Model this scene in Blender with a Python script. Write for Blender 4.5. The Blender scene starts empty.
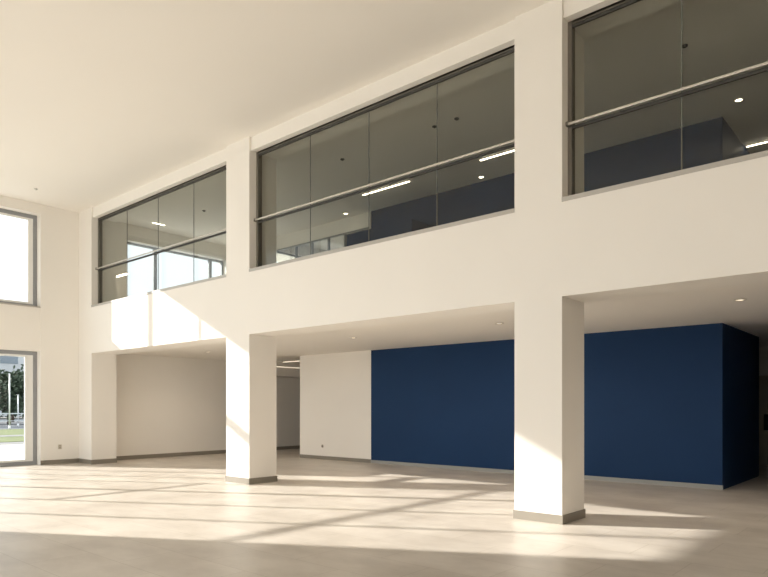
import bpy, bmesh, math, random
from mathutils import Vector, Matrix
random.seed(4)
S = bpy.context.scene
COL = S.collection

# ------------------------------------------------------------------ camera
cam_d = bpy.data.cameras.new('camera')
cam = bpy.data.objects.new('camera', cam_d); COL.objects.link(cam)
cam.location = (0, 0, 1.5)
cam.rotation_euler = (math.radians(90), 0, math.radians(40.926))
cam_d.sensor_width = 36.0
cam_d.lens = 640.389 / 768 * 36.0
cam_d.shift_y = (407.194 - 288.5) / 768
cam_d.clip_start = 0.05; cam_d.clip_end = 600
S.camera = cam

# ------------------------------------------------------------------ world, sun, exposure
SUN_E = 16.5
SKY_E = 3.2
w = bpy.data.worlds.new('sky'); S.world = w; w.use_nodes = True
bg = w.node_tree.nodes['Background']
bg.inputs[0].default_value = (0.93, 0.965, 1.0, 1); bg.inputs[1].default_value = SKY_E
KX, KY, KT = 1.0, 0.565, 0.50           # sun travel per metre along +X
sd = bpy.data.lights.new('sun', 'SUN'); sd.energy = SUN_E; sd.angle = math.radians(0.6); sd.color = (1.0, 0.925, 0.85)
so = bpy.data.objects.new('sun', sd); COL.objects.link(so); so.location = (-30, -10, 20)
so.rotation_euler = Vector((KX, KY, -KT)).to_track_quat('-Z', 'Y').to_euler()
S.view_settings.view_transform = 'Standard'
S.view_settings.look = 'None'
S.view_settings.gamma = 1.0
S.view_settings.use_curve_mapping = False
S.view_settings.exposure = -0.34
S.cycles.max_bounces = 12; S.cycles.diffuse_bounces = 8; S.cycles.glossy_bounces = 4
S.cycles.transparent_max_bounces = 24; S.cycles.use_denoising = True
S.cycles.sample_clamp_indirect = 8.0

# ------------------------------------------------------------------ materials
def mat(name, col, rough=0.6, metal=0.0, var=0.0, vscale=1.5, bump=0.0, bscale=60, spec=0.5, emit=None, estr=0):
    m = bpy.data.materials.new(name); m.use_nodes = True
    nt = m.node_tree; b = nt.nodes['Principled BSDF']
    b.inputs['Base Color'].default_value = (*col, 1); b.inputs['Roughness'].default_value = rough
    b.inputs['Metallic'].default_value = metal; b.inputs['Specular IOR Level'].default_value = spec
    tc = nt.nodes.new('ShaderNodeTexCoord')
    if var:
        n = nt.nodes.new('ShaderNodeTexNoise'); n.inputs['Scale'].default_value = vscale; n.inputs['Detail'].default_value = 6
        r = nt.nodes.new('ShaderNodeValToRGB')
        r.color_ramp.elements[0].position = .3; r.color_ramp.elements[1].position = .7
        r.color_ramp.elements[0].color = (*[c * (1 - var) for c in col], 1)
        r.color_ramp.elements[1].color = (*[min(1, c * (1 + var)) for c in col], 1)
        nt.links.new(tc.outputs['Object'], n.inputs['Vector']); nt.links.new(n.outputs['Fac'], r.inputs[0])
        nt.links.new(r.outputs[0], b.inputs['Base Color'])
    if bump:
        n2 = nt.nodes.new('ShaderNodeTexNoise'); n2.inputs['Scale'].default_value = bscale; n2.inputs['Detail'].default_value = 4
        bp = nt.nodes.new('ShaderNodeBump'); bp.inputs['Strength'].default_value = bump; bp.inputs['Distance'].default_value = .002
        nt.links.new(tc.outputs['Object'], n2.inputs['Vector']); nt.links.new(n2.outputs['Fac'], bp.inputs['Height'])
        nt.links.new(bp.outputs[0], b.inputs['Normal'])
    if emit:
        b.inputs['Emission Color'].default_value = (*emit, 1); b.inputs['Emission Strength'].default_value = estr
    return m

def glass(name, tint, ior=1.45, boost=1.0):
    m = bpy.data.materials.new(name); m.use_nodes = True
    nt = m.node_tree; nt.nodes.remove(nt.nodes['Principled BSDF'])
    out = nt.nodes['Material Output']
    t = nt.nodes.new('ShaderNodeBsdfTransparent'); t.inputs[0].default_value = (*[c ** .5 for c in tint], 1)
    g = nt.nodes.new('ShaderNodeBsdfGlossy'); g.inputs['Roughness'].default_value = 0.0
    lw = nt.nodes.new('ShaderNodeLayerWeight'); lw.inputs[0].default_value = .5
    pw = nt.nodes.new('ShaderNodeMath'); pw.operation = 'POWER'; pw.inputs[1].default_value = 5
    f0 = ((ior - 1) / (ior + 1)) ** 2
    ml = nt.nodes.new('ShaderNodeMath'); ml.operation = 'MULTIPLY_ADD'; ml.use_clamp = True
    ml.inputs[1].default_value = (1 - f0) * boost; ml.inputs[2].default_value = f0 * boost
    nt.links.new(lw.outputs['Facing'], pw.inputs[0])
    mx = nt.nodes.new('ShaderNodeMixShader')
    nt.links.new(pw.outputs[0], ml.inputs[0]); nt.links.new(ml.outputs[0], mx.inputs[0])
    nt.links.new(t.outputs[0], mx.inputs[1]); nt.links.new(g.outputs[0], mx.inputs[2]); nt.links.new(mx.outputs[0], out.inputs[0])
    return m

def floor_mat():
    m = mat('floor_stone', (.45, .39, .325), rough=.3, spec=.32)
    nt = m.node_tree; b = nt.nodes['Principled BSDF']
    tc = nt.nodes.new('ShaderNodeTexCoord')
    n = nt.nodes.new('ShaderNodeTexNoise'); n.inputs['Scale'].default_value = 1.1; n.inputs['Detail'].default_value = 6; n.inputs['Roughness'].default_value = .62
    mp = nt.nodes.new('ShaderNodeMapping'); mp.inputs['Scale'].default_value = (1, 1.5, 1)
    nt.links.new(tc.outputs['Object'], mp.inputs[0]); nt.links.new(mp.outputs[0], n.inputs['Vector'])
    r = nt.nodes.new('ShaderNodeValToRGB')
    e = r.color_ramp.elements; e[0].position = .36; e[1].position = .64
    e[0].color = (.50, .455, .40, 1); e[1].color = (.625, .58, .52, 1)
    nt.links.new(n.outputs['Fac'], r.inputs[0])
    br = nt.nodes.new('ShaderNodeTexBrick'); br.offset = .5
    br.inputs['Scale'].default_value = 1.0; br.inputs['Brick Width'].default_value = 1.2; br.inputs['Row Height'].default_value = .6
    br.inputs['Mortar Size'].default_value = .004; br.inputs['Mortar Smooth'].default_value = .3
    br.inputs['Color1'].default_value = (1, 1, 1, 1); br.inputs['Color2'].default_value = (.94, .935, .93, 1); br.inputs['Mortar'].default_value = (.74, .72, .69, 1)
    nt.links.new(tc.outputs['Object'], br.inputs['Vector'])
    mx = nt.nodes.new('ShaderNodeMix'); mx.data_type = 'RGBA'; mx.blend_type = 'MULTIPLY'; mx.inputs[0].default_value = 1
    nt.links.new(r.outputs[0], mx.inputs[6]); nt.links.new(br.outputs['Color'], mx.inputs[7])
    nt.links.new(mx.outputs[2], b.inputs['Base Color'])
    r2 = nt.nodes.new('ShaderNodeMapRange'); r2.inputs['To Min'].default_value = .33; r2.inputs['To Max'].default_value = .44
    nt.links.new(n.outputs['Fac'], r2.inputs[0]); nt.links.new(r2.outputs[0], b.inputs['Roughness'])
    return m

M = dict(
    wall=mat('wall_paint', (.86, .83, .78), .75, var=.015, vscale=.7, bump=.05),
    ceil=mat('ceiling_paint', (.87, .835, .78), .85, var=.01, vscale=.4),
    blue=mat('navy_paint', (.0085, .038, .112), .6, var=.05, vscale=.8, bump=.05, spec=.2),
    base=mat('baseboard_taupe', (.25, .225, .185), .5, var=.04, vscale=3),
    alu=mat('light_aluminium', (.62, .61, .59), .35, .6, var=.02),
    blueskirt=mat('pale_skirting', (.33, .33, .31), .4, .2, var=.02),
    frame=mat('bronze_frame', (.20, .185, .16), .4, .4, var=.04, vscale=4),
    gasket=mat('black_gasket', (.05, .048, .043), .6, var=.05),
    joint=mat('silicone_joint', (.16, .165, .15), .4, var=.03),
    greyframe=mat('grey_frame', (.30, .31, .32), .4, .3, var=.03),
    whiteframe=mat('white_frame', (.80, .80, .78), .4, var=.02),
    rail=mat('rail_metal', (.60, .57, .52), .35, .5, var=.02),
    sill=mat('sill_metal', (.46, .44, .405), .45, .2, var=.02),  # metal tone darkened to take in the shading on the sills
    glass_in=glass('smoked_green_glass', (.75, .765, .725), 1.5, 0.7),
    glass_dark=glass('dark_partition_glass', (.8, .84, .85), 1.45),
    glass_out=glass('clear_glass', (.97, .985, .98), 1.3, .5),
    glass_sun=glass('solar_glass', (.73, .75, .745), 1.3, .5),
    glass_tint=glass('tinted_outer_glass', (.56, .60, .62), 1.3, .5),
    floor=floor_mat(),
    upfloor=mat('pale_gallery_floor', (.46, .45, .43), .9, var=.1, vscale=30),
    lamp=mat('lamp_diffuser', (.9, .85, .75), .4, emit=(1, .86, .66), estr=11.0),
    lampsoft=mat('lamp_lens', (.9, .86, .8), .4, emit=(1, .84, .62), estr=1.6),
    lampring=mat('lamp_ring', (.7, .66, .6), .4, var=.02),
    dark=mat('dark_plastic', (.03, .028, .025), .5, var=.05),
    outlet=mat('outlet_plastic', (.52, .47, .38), .4, var=.02),
    hole=mat('socket_hole', (.12, .11, .1), .6, var=.05),
    door=mat('door_paint', (.62, .56, .48), .5, var=.02),
    pave=mat('pale_paving', (.60, .585, .55), .8, var=.08, vscale=.6),
    kerb=mat('grey_kerb', (.2, .2, .195), .8, var=.06, vscale=2),
    lawn=mat('lawn_grass', (.125, .15, .055), .9, var=.2, vscale=.8),
    asphalt=mat('road_asphalt', (.15, .16, .175), .85, var=.08, vscale=.7),
    ground=mat('ground_earth', (.32, .31, .28), .9, var=.1, vscale=.3),
    bark=mat('tree_bark', (.14, .105, .08), .9, var=.2, vscale=4),
    leaf=mat('tree_leaf', (.05, .075, .045), .7, var=.35, vscale=1.2),
    pole=mat('white_pole', (.70, .72, .74), .4, .2, var=.03),
    railing=mat('pale_railing', (.50, .54, .58), .45, .3, var=.03),
    concrete=mat('far_facade', (.46, .48, .50), .8, var=.06, vscale=.3),
    farglass=mat('far_window_glass', (.16, .20, .24), .15, var=.1, vscale=.3),
)

# ------------------------------------------------------------------ helpers
class MB:
    def __init__(s): s.bm = bmesh.new()
    def box(s, x0, x1, y0, y1, z0, z1):
        v = [s.bm.verts.new((x, y, z)) for x in (x0, x1) for y in (y0, y1) for z in (z0, z1)]
        for f in ((0, 1, 3, 2), (4, 6, 7, 5), (0, 4, 5, 1), (2, 3, 7, 6), (0, 2, 6, 4), (1, 5, 7, 3)):
            s.bm.faces.new([v[i] for i in f])
        return s
    def tube(s, p0, p1, r0, r1=None, n=16):
        p0, p1 = Vector(p0), Vector(p1); r1 = r0 if r1 is None else r1
        d = p1 - p0; q = d.to_track_quat('Z', 'Y').to_matrix()
        a = [[s.bm.verts.new(p + q @ Vector((r * math.cos(2 * math.pi * i / n), r * math.sin(2 * math.pi * i / n), 0))) for i in range(n)] for p, r in ((p0, r0), (p1, r1))]
        for i in range(n):
            f = s.bm.faces.new((a[0][i], a[0][(i + 1) % n], a[1][(i + 1) % n], a[1][i])); f.smooth = True
        s.bm.faces.new(a[0][::-1]); s.bm.faces.new(a[1])
        return s
    def ring(s, r0, r1, z0, z1, n=28):
        L = []
        for r, z in ((r0, z0), (r1, z0), (r1, z1), (r0, z1)):
            L.append([s.bm.verts.new((r * math.cos(2 * math.pi * i / n), r * math.sin(2 * math.pi * i / n), z)) for i in range(n)])
        for k in range(4):
            for i in range(n):
                s.bm.faces.new((L[k][i], L[k][(i + 1) % n], L[(k + 1) % 4][(i + 1) % n], L[(k + 1) % 4][i]))
        return s
    def build(s, name, material, parent=None, loc=None, bevel=0):
        bmesh.ops.recalc_face_normals(s.bm, faces=s.bm.faces)
        me = bpy.data.meshes.new(name)
        if loc is not None: bmesh.ops.translate(s.bm, verts=s.bm.verts, vec=-Vector(loc))
        s.bm.to_mesh(me); s.bm.free(); me.materials.append(material)
        o = bpy.data.objects.new(name, me); COL.objects.link(o)
        if loc is not None: o.location = loc
        if parent: o.parent = parent
        if bevel:
            b = o.modifiers.new('bevel', 'BEVEL'); b.width = bevel; b.segments = 2; b.limit_method = 'ANGLE'
        return o
def tag(o, label, cat, group=None, kind=None):
    o['label'] = label; o['category'] = cat
    if group: o['group'] = group
    if kind: o['kind'] = kind
    return o
def empty(name, loc=(0, 0, 0)):
    o = bpy.data.objects.new(name, None); COL.objects.link(o); o.location = loc; o.empty_display_size = .1
    return o
def struct(name, mb, m, label, cat='wall', bevel=0):
    return tag(mb.build(name, m, bevel=bevel), label, cat, kind='structure')
def local(o, parent):                       # parent a world-space mesh under a moved empty
    o.parent = parent; o.matrix_parent_inverse = Matrix.Translation(-parent.location)
    return o
def copy_tree(src, loc, label=None):
    r = src.copy(); COL.objects.link(r); r.location = loc
    if label: r['label'] = label
    for ch in list(src.children):
        c = ch.copy(); COL.objects.link(c); c.parent = r
    return r

# ------------------------------------------------------------------ dimensions (metres)
F, CB = 7.682, 8.357                # front and back of the columns
XL, XO = -17.595, -18.10            # left wall, inner and outer face
GL = -17.85                         # glazing plane of the left wall
SOF, SIL, HD, CEIL = 2.92, 4.127, 6.498, 6.76
LC = 3.026                          # ceiling under the gallery
UF = 4.06                           # gallery floor
BW = 12.77
XR = 2.85                           # right end of the gallery
cols = [(XL, -16.839), (-10.876, -10.122), (-4.33, -3.646), (2.1, XR)]
bays = [(-16.839, -10.876), (-10.122, -4.33), (-3.646, 2.1)]

# ------------------------------------------------------------------ structure
struct('floor', MB().box(XO, 6.5, -6.5, 19.2, -.2, 0), M['floor'], 'polished beige stone floor crossed by long bands of sunlight', 'floor')
struct('ceiling_hall', MB().box(XO, 6.5, 2.0, 7.73, CEIL, CEIL + .25), M['ceil'], 'high smooth cream ceiling over the double height hall', 'ceiling')
struct('ceiling_gallery', MB().box(XO, XR + .3, 7.73, 19.2, CEIL, CEIL + .25), M['ceil'], 'ceiling of the upper gallery seen through the tinted windows', 'ceiling')
struct('ceiling_raised_added', MB().box(XO, 6.5, -6.5, 2.0, 8.4, 8.6), M['ceil'], 'unseen raised ceiling added so the sun can enter higher up', 'ceiling')  # added out of view, raised so taller glazing passes more sun
struct('wall_step_added', MB().box(XL, 6.0, 1.85, 2.0, CEIL, 8.4), M['wall'], 'unseen cream upstand closing the step to the added raised ceiling')  # unseen, belongs to the added ceiling step
struct('ceiling_lower', MB().box(XL, XR, CB, 19.0, LC, LC + .4), M['ceil'], 'low cream ceiling under the upper gallery with round downlights', 'ceiling')
struct('floor_gallery', MB().box(XL, XR, CB, 19.0, LC + .4, UF), M['upfloor'], 'floor of the upper gallery behind the tinted windows', 'floor')

wl = MB()
wl.box(XO, XL, 6.706, 9.05, 0, CEIL)
wl.box(XO, XL, 9.05, 19.0, 0, 4.25)
wl.box(XO, XL, 9.05, 12.45, 6.3, CEIL)
wl.box(XO, XL, 5.43, 6.706, 6.5, CEIL)
wl.box(XO, XL - .03, 5.43, 6.706, 2.95, 4.074)
wl.box(XO, XL, 2.0, 5.4, 6.5, CEIL)
wl.box(XO, XL, -2.57, 2.0, 8.0, 8.4)
wl.box(XO, XL, -6.5, -2.57, 0, 8.4)
wl.box(GL - .1, GL + .1, 5.4, 5.43, 0, CEIL)
struct('wall_left', wl, M['wall'], 'cream end wall at far left with tall windows stacked in it')
wj = MB()
wj.box(XO, -15.6, 12.45, 12.6, 4.25, CEIL)
wj.box(-15.85, -15.6, 12.6, 16.3, 6.4, CEIL); wj.box(-15.85, -15.6, 12.6, 19, UF, 4.3)
wj.box(-15.85, -15.6, 16.3, 19, 4.3, CEIL)
struct('wall_jog', wj, M['wall'], 'inner return wall of the upper gallery at its far left end')
wr = MB().box(XL, 6.0, -6.5, -6.2, 5.6, 8.4).box(XL, -17, -6.5, -6.2, 0, 5.6).box(-.476, 6.0, -6.5, -6.2, 0, 5.6)  # wide opening added out of view to let fill light in
struct('wall_rear', wr, M['wall'], 'cream wall across the unseen back of the hall, opened for added fill light')
struct('wall_right', MB().box(6.0, 6.5, -6.5, 7.73, 0, 8.4), M['wall'], 'plain cream wall closing the right end of the hall')
struct('wall_return', MB().box(XR, 6.0, F, 7.98, 0, CEIL), M['wall'], 'cream wall continuing right of the gallery front')
struct('wall_end', MB().box(XR, XR + .3, CB, 19.2, 0, CEIL), M['wall'], 'cream wall closing the right end under the gallery')
struct('wall_shade_block', MB().box(-1.4, XR - .002, 10.5, 18.59, 0, LC - .002), M['blue'], 'unseen navy block added to darken the passage on its right side')  # out of view, added to keep light off the passage
struct('wall_far', MB().box(XO, XR, 19.0, 19.2, UF, CEIL), M['wall'], 'far back wall of the upper gallery')
struct('wall_far_lower', MB().box(XL, XR, 18.6, 18.8, 0, LC), M['wall'], 'shadowed far wall beyond the navy block')

clabs = ['cream corner column in the far left corner of the hall',
         'square cream column between the two nearest left bays, sunlit face',
         'square cream column standing right of centre before the navy wall',
         'square cream column at the right end of the gallery']
for (a, b), lab in zip(cols, clabs):
    c = struct('column', MB().box(a, b, F, CB, 0, CEIL), M['wall'], lab, 'column')
    e = .014; m = MB()
    if a == XL: m.box(a + .001, b + e, F - e, F, 0, .115); m.box(b, b + e, F, CB + e, 0, .115)
    else:
        m.box(a - e, b + e, F - e, F, 0, .115); m.box(a - e, b + e, CB, CB + e, 0, .115); m.box(a - e, a, F, CB, 0, .115); m.box(b, b + e, F, CB, 0, .115)
    k = m.build('baseboard', M['base'], c); k['label'] = 'taupe baseboard around the column foot'

bl = ['far left bay', 'middle bay', 'right bay']
for (a, b), n in zip(bays, bl):
    struct('beam', MB().box(a, b, F, CB, SOF, SIL), M['wall'], f'cream parapet beam spanning the {n} below the gallery window', 'beam')
    struct('lintel', MB().box(a, b, F + .045, CB, HD, CEIL), M['wall'], f'cream lintel above the gallery window of the {n}', 'lintel')

# back walls under the gallery
struct('wall_back', MB().box(-14.386, -11.536, BW, BW + .2, 0, LC), M['wall'], 'cream wall panel left of the navy wall under the gallery')
struct('wall_accent', MB().box(-11.53, -2.965, BW, 15.88, 0, LC), M['blue'], 'navy blue wall block filling the back under the gallery')
struct('wall_accent_upper', MB().box(-11.53, -2.965, BW, 15.88, UF, CEIL), M['blue'], 'navy blue wall block on the upper gallery behind glass')
struct('wall_partition', MB().box(-11.5, -9.36, 11.8, BW - .002, UF, 5.93), M['blue'], 'low navy partition projecting before the upper navy wall')
struct('wall_soffit', MB().box(XL, -16.7, 13.0, 18.6, 2.55, LC), M['wall'], 'dropped bulkhead along the left wall of the rear passage')
struct('wall_fascia', MB().box(-15.6, -11.6, BW, BW + .12, 6.37, CEIL), M['wall'], 'cream fascia over the glazed partition on the upper gallery')
struct('trim_post', MB().box(-11.6, -11.535, BW - .03, BW + .12, UF, 6.74), M['whiteframe'], 'thin pale post at the left end of the upper navy wall', 'trim')

# baseboards
struct('baseboard_left', MB().box(XL, XL + .014, 6.706, F - .014, 0, .115), M['base'], 'taupe baseboard on the end wall beside the window', 'baseboard')
struct('baseboard_passage', MB().box(XL, XL + .014, CB + .014, 18.6, 0, .11), M['base'], 'taupe baseboard along the wall under the far left bay', 'baseboard')
struct('baseboard_back', MB().box(-14.386, -11.536, BW - .014, BW, 0, .10), M['base'], 'taupe baseboard under the cream panel left of navy wall', 'baseboard')
bb = MB().box(-11.53, -2.951, BW - .014, BW, 0, .085)
struct('baseboard_accent', bb, M['blueskirt'], 'thin pale baseboard along the foot of the navy wall', 'baseboard')
struct('baseboard_far', MB().box(-12, -1.402, 18.586, 18.6, 0, .11), M['base'], 'dark baseboard on the shadowed far wall', 'baseboard')
struct('trim_sill', MB().box(XL - .03, XL + .02, 5.43, 6.706, 4.074, 4.10), M['sill'], 'thin sill under the upper window of the end wall', 'trim')

# ------------------------------------------------------------------ gallery windows
joints = [[-15.33, -13.85, -12.36], [-8.6, -7.17, -5.77], [-2.26, -.8, .65]]
GY = 7.879
pos = ['far left bay beside the end wall', 'middle bay between the two free columns', 'right bay at the picture edge']
for i, ((a, b), js) in enumerate(zip(bays, joints)):
    wdw = tag(empty(f'window_{i + 1}', (a, GY, SIL)), f'wide tinted gallery window in the {pos[i]}', 'window', kind='structure')
    f = MB()
    zt, zb = HD, SIL + .055
    f.box(a, a + .055, GY - .03, GY + .07, zb, zt); f.box(b - .055, b, GY - .03, GY + .07, zb, zt)
    f.box(a + .055, b - .055, GY - .03, GY + .01, zt - .045, zt); f.box(a + .055, b - .055, GY + .03, GY + .07, zt - .045, zt)
    f.box(a + .055, b - .055, GY - .03, GY + .07, zt - .03, zt)
    f.box(a + .055, b - .055, GY - .03, GY + .07, zb, zb + .035)
    local(f.build('window_frame', M['frame']), wdw)
    g = MB().box(a + .055, b - .055, GY - .022, GY - .004, zt - .085, zt - .047)
    local(g.build('track', M['gasket']), wdw)
    tr = MB().box(a + .055, b - .055, GY - .028, GY - .004, 5.10, 5.138)
    local(tr.build('transom', M['gasket']), wdw)
    sl = MB().box(a, b, F - .012, GY + .1, SIL, zb)
    local(sl.build('window_sill', M['sill']), wdw)
    xs = [a + .055] + js + [b - .055]
    for x0, x1 in zip(xs[:-1], xs[1:]):
        p = MB().box(x0 + .006, x1 - .006, GY, GY + .014, zb + .036, zt - .046)
        local(p.build('glass_pane', M['glass_in']), wdw)
    for x in js:
        q = MB().box(x - .006, x + .006, GY + .001, GY + .013, zb + .036, zt - .046)
        local(q.build('glass_joint', M['joint']), wdw)
    # handrail
    hr = tag(empty('handrail', (a, GY - .075, 5.165)), ['pale metal handrail across the far left gallery window',
             'pale metal handrail across the middle gallery window', 'pale metal handrail across the right gallery window'][i], 'handrail', 'handrails in front of the gallery windows')
    local(MB().box(a + .015, b - .015, GY - .085, GY - .06, 5.140, 5.172).build('rail', M['rail'], bevel=.008), hr)
    for xa, xb in ((a, a + .03), (b - .03, b)):
        local(MB().box(xa, xb, GY - .095, GY - .03, 5.128, 5.185).build('bracket', M['frame'], bevel=.004), hr)

# glazed partition on the gallery
gp = tag(empty('window_4', (-15.6, BW, UF)), 'dark glazed partition with slim mullions on the upper gallery', 'window', kind='structure')
f = MB(); xs = [-15.6, -14.6, -13.9, -13.2, -12.55, -11.9, -11.6]
for x in xs[1:-1]: f.box(x - .025, x + .025, BW + .02, BW + .08, UF, 6.33)
f.box(-15.6, -11.6, BW + .02, BW + .08, 6.33, 6.37); f.box(-15.6, -11.6, BW + .02, BW + .08, UF, UF + .08)
local(f.build('window_frame', M['greyframe']), gp)
for x0, x1 in zip(xs[:-1], xs[1:]):
    local(MB().box(x0 + .026, x1 - .026, BW + .04, BW + .052, UF + .08, 6.33).build('glass_pane', M['glass_dark']), gp)

def side_window(name, label, x, ys, z0, z1, transoms=(), fw0=None, fw1=None, fm='greyframe', fw=.06, mw=.055, sash=0, cat='window', ends=True, gm='glass_sun'):
    """glazing in a wall of constant x; ys = mullion positions incl. both ends"""
    w_ = tag(empty(name, (x, ys[0], z0)), label, cat, kind='structure')
    f = MB(); d = .035; a0 = fw0 or fw; a1 = fw1 or fw
    f.box(x - d, x + d, ys[0], ys[0] + a0, z0, z1); f.box(x - d, x + d, ys[-1] - a1, ys[-1], z0, z1)
    f.box(x - d, x + d, ys[0] + a0, ys[-1] - a1, z1 - fw, z1); f.box(x - d, x + d, ys[0] + a0, ys[-1] - a1, z0, z0 + fw)
    local(f.build('window_frame', M[fm]), w_)
    for y in ys[1:-1]:
        local(MB().box(x - d, x + d, y - mw / 2, y + mw / 2, z0 + fw, z1 - fw).build('mullion', M[fm]), w_)
    ed = [ys[0] + a0] + list(ys[1:-1]) + [ys[-1] - a1]
    for i, (y0, y1) in enumerate(zip(ed[:-1], ed[1:])):
        ya = y0 + (mw / 2 if i else 0); yb = y1 - (mw / 2 if i < len(ed) - 2 else 0)
        for (t0, t1, tz, th) in transoms:
            if y0 >= t0 - .2 and y1 <= t1 + .2:
                local(MB().box(x - d, x + d, ya, yb, tz - th / 2, tz + th / 2).build('transom', M[fm]), w_)
        if sash:
            s_ = MB(); e = sash
            s_.box(x - .03, x + .03, yb - e, yb, z0 + fw, z1 - fw)
            s_.box(x - .03, x + .03, ya, yb - e, z0 + fw, z0 + fw + .05); s_.box(x - .03, x + .03, ya, yb - e, z1 - fw - .05, z1 - fw)
            k = local(s_.build('sash', M['whiteframe']), w_); k['label'] = 'white inner sash of the window'
        local(MB().box(x - .008, x + .008, ya, yb, z0 + fw, z1 - fw).build('glass_pane', M[gm]), w_)
    return w_
side_window('window_5', 'bright upper window in the end wall at far left', GL, [5.43, 6.706], 4.074, 6.5, fw0=.03, fw=.10, sash=.12)
side_window('window_6', 'full height lower window showing lawn and trees outside', GL, [5.43, 6.706], 0, 2.95, fw0=.03, fw=.10, sash=.19)
side_window('window_7', 'side glazing with slim mullions up to the hall ceiling', GL, [1.92, 3.25, 4.27, 5.4], 0, 6.5,
            [(3.2, 5.5, 4.73, .20), (1.9, 3.3, 5.9, .10), (1.9, 3.3, 3.48, .05)], fw1=.03)
side_window('window_8', 'unseen side glazing heightened to carry the sun further into the hall', GL, [-2.57, -1.08, .35, 1.92], 0, 8.0,
            [(-2.6, 2, 5.9, .10), (.3, 2, 3.48, .05)])  # out of view, height chosen to lengthen the sun patches
side_window('window_9', 'gallery end window with grey mullions in the left wall', XL - .25, [9.05, 10.05, 11.97, 12.45], 4.25, 6.3, mw=.11, fw=.05, gm='glass_tint')
side_window('window_10', 'gallery window in the inner return wall', -15.72, [12.6, 14.2, 16.3], 4.3, 6.4, mw=.11, fw=.05, gm='glass_out')

wb = tag(empty('window_11', (-17, -6.35, 0)), 'unseen window band added at the back of the hall for fill light', 'window', kind='structure')  # added behind the camera to brighten the hall with sky light
f = MB().box(-17, -.476, -6.4, -6.3, 0, .06).box(-17, -.476, -6.4, -6.3, 5.54, 5.6)
for k in range(12): f.box(-17 + k * 1.496, -16.945 + k * 1.496, -6.4, -6.3, .06, 5.54)
local(f.build('window_frame', M['greyframe']), wb)
for k in range(11): local(MB().box(-16.94 + k * 1.496, -15.51 + k * 1.496, -6.36, -6.345, .06, 5.54).build('glass_pane', M['glass_out']), wb)

# door in the shadowed far wall
d = tag(empty('door_1', (-3.1, 18.58, 0)), 'plain door in the shadowed far wall at the right edge', 'door', kind='structure')
local(MB().box(-3.72, -2.62, 18.56, 18.598, .005, 2.3).build('door_leaf', M['door'], bevel=.003), d)
h = local(MB().box(-3.35, -3.24, 18.50, 18.53, .92, 1.32).build('door_handle', M['dark'], bevel=.01), d)
local(MB().box(-3.315, -3.275, 18.53, 18.56, 1.24, 1.28).box(-3.315, -3.275, 18.53, 18.56, .98, 1.02).build('handle_mount', M['dark']), h)

# ------------------------------------------------------------------ lamps
def make_downlight(label, loc, group, lens, watts=0):
    t = tag(empty('downlight', loc), label, 'downlight', group)
    MB().ring(.055, .085, -.012, 0).build('trim_ring', M['lampring'], t)
    MB().tube((0, 0, -.006), (0, 0, -.001), .0545, n=28).build('lens', lens, t)
    if watts:
        ld = bpy.data.lights.new('downlight_beam', 'SPOT'); ld.energy = watts; ld.color = (1, .86, .70); ld.shadow_soft_size = .05
        ld.spot_size = math.radians(165); ld.spot_blend = 1.0
        lo = bpy.data.objects.new('downlight_beam', ld); COL.objects.link(lo); lo.parent = t; lo.location = (0, 0, -.07)
    return t
ll = [(-15.21, 'small round downlight over the far left bay'), (-9.69, 'small round downlight above the cream panel left of navy wall'),
      (-6.03, 'small round downlight before the navy wall, left of the near column'), (-2.13, 'small round downlight by the right end of the navy wall')]
d0 = None
for x, lab in ll:
    if d0 is None: d0 = make_downlight(lab, (x, 10.15, LC - .001), 'downlights under the gallery', M['lampsoft'], 130)
    else: copy_tree(d0, (x, 10.15, LC - .001), lab)
ul = [((-2.59, 12.25), 'round lit downlight seen through the right gallery window'), ((-12.17, 12.45), 'round lit downlight left of the upper navy wall'),
      ((-7.9, 12.5), 'round lit disc standing in for a downlight reflection, middle window')]  # last entry is a lit disc in place of a reflected downlight
u0 = None
for (x, y), lab in ul:
    if u0 is None: u0 = make_downlight(lab, (x, y, CEIL - .001), 'downlights of the upper gallery', M['lamp'])
    else: copy_tree(u0, (x, y, CEIL - .001), lab)
def linear(label, p, q, wdt=.045, hgt=.035, group='linear lights of the upper gallery', lens='lamp'):
    p, q = Vector(p), Vector(q); c = (p + q) / 2
    t = tag(empty('linear_light', c), label, 'linear light', group)
    dx, dy = abs(q.x - p.x) / 2 or wdt / 2, abs(q.y - p.y) / 2 or wdt / 2
    local(MB().box(c.x - dx, c.x + dx, c.y - dy, c.y + dy, c.z - .02, c.z).build('housing', M['alu']), t)
    i = .006
    local(MB().box(c.x - dx + i, c.x + dx - i, c.y - dy + i, c.y + dy - i, c.z - hgt, c.z - .02).build('diffuser', M[lens]), t)
    return t
linear('long linear ceiling light in the centre of the middle gallery window', (-10.75, 11.6, CEIL - .001), (-9.27, 11.6, CEIL - .001))
linear('linear ceiling light at the right side of the middle gallery window', (-7.36, 11.6, CEIL - .001), (-5.88, 11.6, CEIL - .001))
linear('linear ceiling light beyond the navy block in the right gallery window', (-2.93, 14.5, CEIL - .001), (-1.2, 14.5, CEIL - .001))
linear('short linear ceiling light in the far left gallery window', (-16.85, 9.42, CEIL - .001), (-16.85, 9.8, CEIL - .001))
linear('linear ceiling light in the dark passage behind the first column', (-16.5, 13.9, LC - .001), (-14.6, 13.9, LC - .001), .05, group='linear lights of the rear passage', lens='lampsoft')
t = tag(empty('strip_light', (-16.69, 15.0, 2.85)), 'thin faint light strip on the bulkhead in the dark passage', 'strip light')
local(MB().box(-16.699, -16.68, 13.2, 17, 2.83, 2.87).build('housing', M['alu']), t)
local(MB().box(-16.68, -16.672, 13.2, 17, 2.84, 2.86).build('diffuser', M['lampsoft']), t)
t = tag(empty('wall_light', (XL, 8.6, 5.17)), 'slim bar light low in the far left gallery window', 'wall light')
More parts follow.
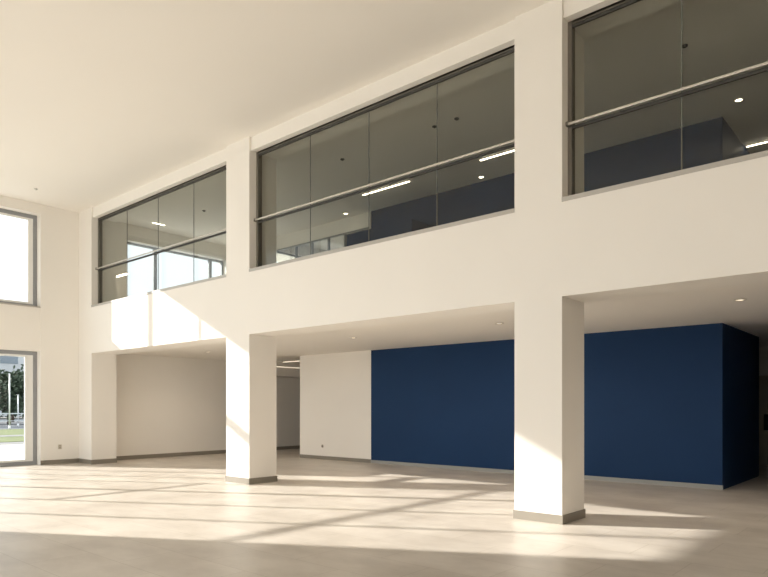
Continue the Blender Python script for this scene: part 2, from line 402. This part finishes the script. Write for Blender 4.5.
local(MB().box(XL, XL + .03, 8.55, 8.65, 5.10, 5.24).build('wall_plate', M['alu']), t)
local(MB().box(XL + .03, -16.72, 8.58, 8.62, 5.15, 5.18).build('arm', M['alu']), t)
local(MB().box(XL + .1, -16.72, 8.57, 8.63, 5.12, 5.15).build('diffuser', M['lamp']), t)

def sensor(label, x, y, m, z=CEIL):
    t = tag(empty('ceiling_sensor', (x, y, z - .001)), label, 'ceiling sensor', 'small ceiling sensors')
    MB().tube((0, 0, -.012), (0, 0, 0), .045, n=20).build('plate', m, t)
    MB().tube((0, 0, -.03), (0, 0, -.012), .02, .028, n=16).build('sensor_head', m, t)
sensor('small dark sensor above the left panes of the middle gallery window', -9.56, 9.68, M['dark'])
sensor('left one of two small dark sensors by the right panes, middle window', -7.14, 9.68, M['dark'])
sensor('right one of two small dark sensors by the right panes, middle window', -6.64, 9.68, M['dark'])
sensor('small dark sensor on the ceiling behind the right gallery window', -2.8, 9.9, M['dark'])
sensor('small dark sensor on the ceiling behind the far left gallery window', -14.86, 9.79, M['dark'])
sensor('small grey sensor on the hall ceiling near the far left corner', -16.44, 6.16, M['alu'])

# outlets
t = tag(empty('wall_outlet', (XL, 7.19, .45)), 'small wall outlet on the end wall beside the lower window', 'wall outlet')
local(MB().box(XL, XL + .010, 7.145, 7.235, .39, .51).build('cover_plate', M['outlet'], bevel=.003), t)
for z in (.425, .475):
    local(MB().tube((XL + .010, 7.19, z), (XL + .012, 7.19, z), .014).build('socket', M['hole']), t)
t = tag(empty('round_outlet', (-13.41, BW, .38)), 'small round outlet low on the cream panel left of navy wall', 'wall outlet')
local(MB().tube((-13.41, BW - .012, .38), (-13.41, BW, .38), .05, n=24).build('cover_plate', M['outlet']), t)
local(MB().tube((-13.41, BW - .015, .38), (-13.41, BW - .012, .38), .028, n=20).build('socket', M['hole']), t)

# ------------------------------------------------------------------ outside
struct('ground', MB().box(-180, XO, -120, 140, -.6, -.22), M['ground'], 'open ground outside the end wall', 'ground')
struct('pavement', MB().box(-28.6, XO, -40, 60, -.22, -.03), M['pave'], 'pale sunlit paving outside the lower window', 'pavement')
struct('terrace', MB().box(XO, 40, -60, -6.5, -.22, -.03), M['pave'], 'pale paved terrace added outside the unseen rear fill window', 'terrace')  # unseen paving added here, kept pale to bounce light indoors
struct('kerb', MB().box(-30.6, -28.6, -40, 60, -.22, -.02), M['kerb'], 'grey kerb strip between the paving and the lawn', 'kerb')
struct('lawn', MB().box(-48, -30.6, -40, 60, -.22, 0), M['lawn'], 'strip of lawn beyond the paving outside', 'lawn')
struct('path', MB().box(-37.6, -35.8, -40, 60, .0, .01), M['kerb'], 'narrow path crossing the lawn outside', 'path')
struct('road', MB().box(-90, -48, -40, 60, -.22, -.02), M['asphalt'], 'grey road beyond the lawn outside', 'road')
r = tag(empty('railing', (-50, 17, 0)), 'pale railing running along the road beyond the lawn', 'railing')
local(MB().box(-50.05, -49.95, 4, 34, 1.0, 1.08).box(-50.03, -49.97, 4, 34, .5, .55).build('rails', M['railing']), r)
for k in range(11):
    y = 4.5 + k * 2.9
    local(MB().box(-50.06, -49.94, y - .06, y + .06, 0, 1.0).build('post', M['railing']), r)
for (x, y, hh, lab) in ((-47, 15.96, 3.7, 'white post rising from the lawn, centre of the lower window'), (-53, 18.59, 2.4, 'short pale post near the right side of the lower window')):
    t = tag(empty('street_post', (x, y, 0)), lab, 'post')
    MB().tube((0, 0, 0), (0, 0, .25), .075, .065).build('base', M['pole'], t)
    MB().tube((0, 0, .25), (0, 0, hh), (.05), .04).build('pole', M['pole'], t)
    MB().tube((0, 0, hh), (0, 0, hh + .05), .075, .04).build('cap', M['pole'], t)
def tree(x, y, hgt, rad, lab, n=3600, seed=1):
    rnd = random.Random(seed)
    t = tag(empty('tree', (x, y, 0)), lab, 'tree', 'trees across the road')
    m = MB().tube((0, 0, 0), (0, 0, hgt * .5), .16, .09, 10)
    tips = []
    for k in range(9):
        a = k * 2.4; z = hgt * (.3 + .055 * k); L = rad * (.85 - .04 * k)
        p = Vector((math.cos(a) * L, math.sin(a) * L, z + hgt * .16)); tips.append(p)
        m.tube((0, 0, z * .9), p, .06, .02, 6)
    tips += [Vector((0, 0, hgt * .8)), Vector((0, 0, hgt * .45))]
    m.build('trunk', M['bark'], t)
    c = MB()
    for k in range(n):
        p = tips[k % len(tips)] + Vector((rnd.gauss(0, .3), rnd.gauss(0, .3), rnd.gauss(0, .24))) * rad
        p.z = max(p.z, hgt * .12)
        u = Vector((rnd.gauss(0, 1), rnd.gauss(0, 1), rnd.gauss(0, 1))).normalized(); v = u.orthogonal().normalized(); s = rnd.uniform(.16, .28)
        vs = [c.bm.verts.new(p + q) for q in (u * s, v * s * .5, -u * s, -v * s * .5)]
        c.bm.faces.new(vs)
    c.build('crown', M['leaf'], t)
tl = [(-62, 21.0, 4.1, 1.9, 'dense dark tree behind the white post across the road'), (-71, 24.4, 4.6, 2.1, 'taller dark tree set back behind the nearest tree'),
      (-62, 29.0, 5.0, 2.2, 'dark tree at the right end of the row'), (-62, 13.0, 5.4, 2.2, 'dark tree at the left end of the row'), (-72, 15.4, 6.0, 2.2, 'dark tree set back near the left end of the row')]
for k, a in enumerate(tl): tree(*a, seed=k + 3)
b = tag(empty('building', (-105, 30, 0)), 'pale grey office block far behind the trees', 'building')
local(MB().box(-115, -105, 8, 60, 0, 14).build('wall', M['concrete']), b)
local(MB().box(-115.2, -104.8, 7.8, 60.2, 14, 14.4).build('roof', M['pole']), b)
for fl in range(4):
    for k in range(12):
        local(MB().box(-105.0, -104.95, 9.2 + k * 4.2, 11.6 + k * 4.2, 1.2 + fl * 3.4, 3.1 + fl * 3.4).build('window', M['farglass']), b)
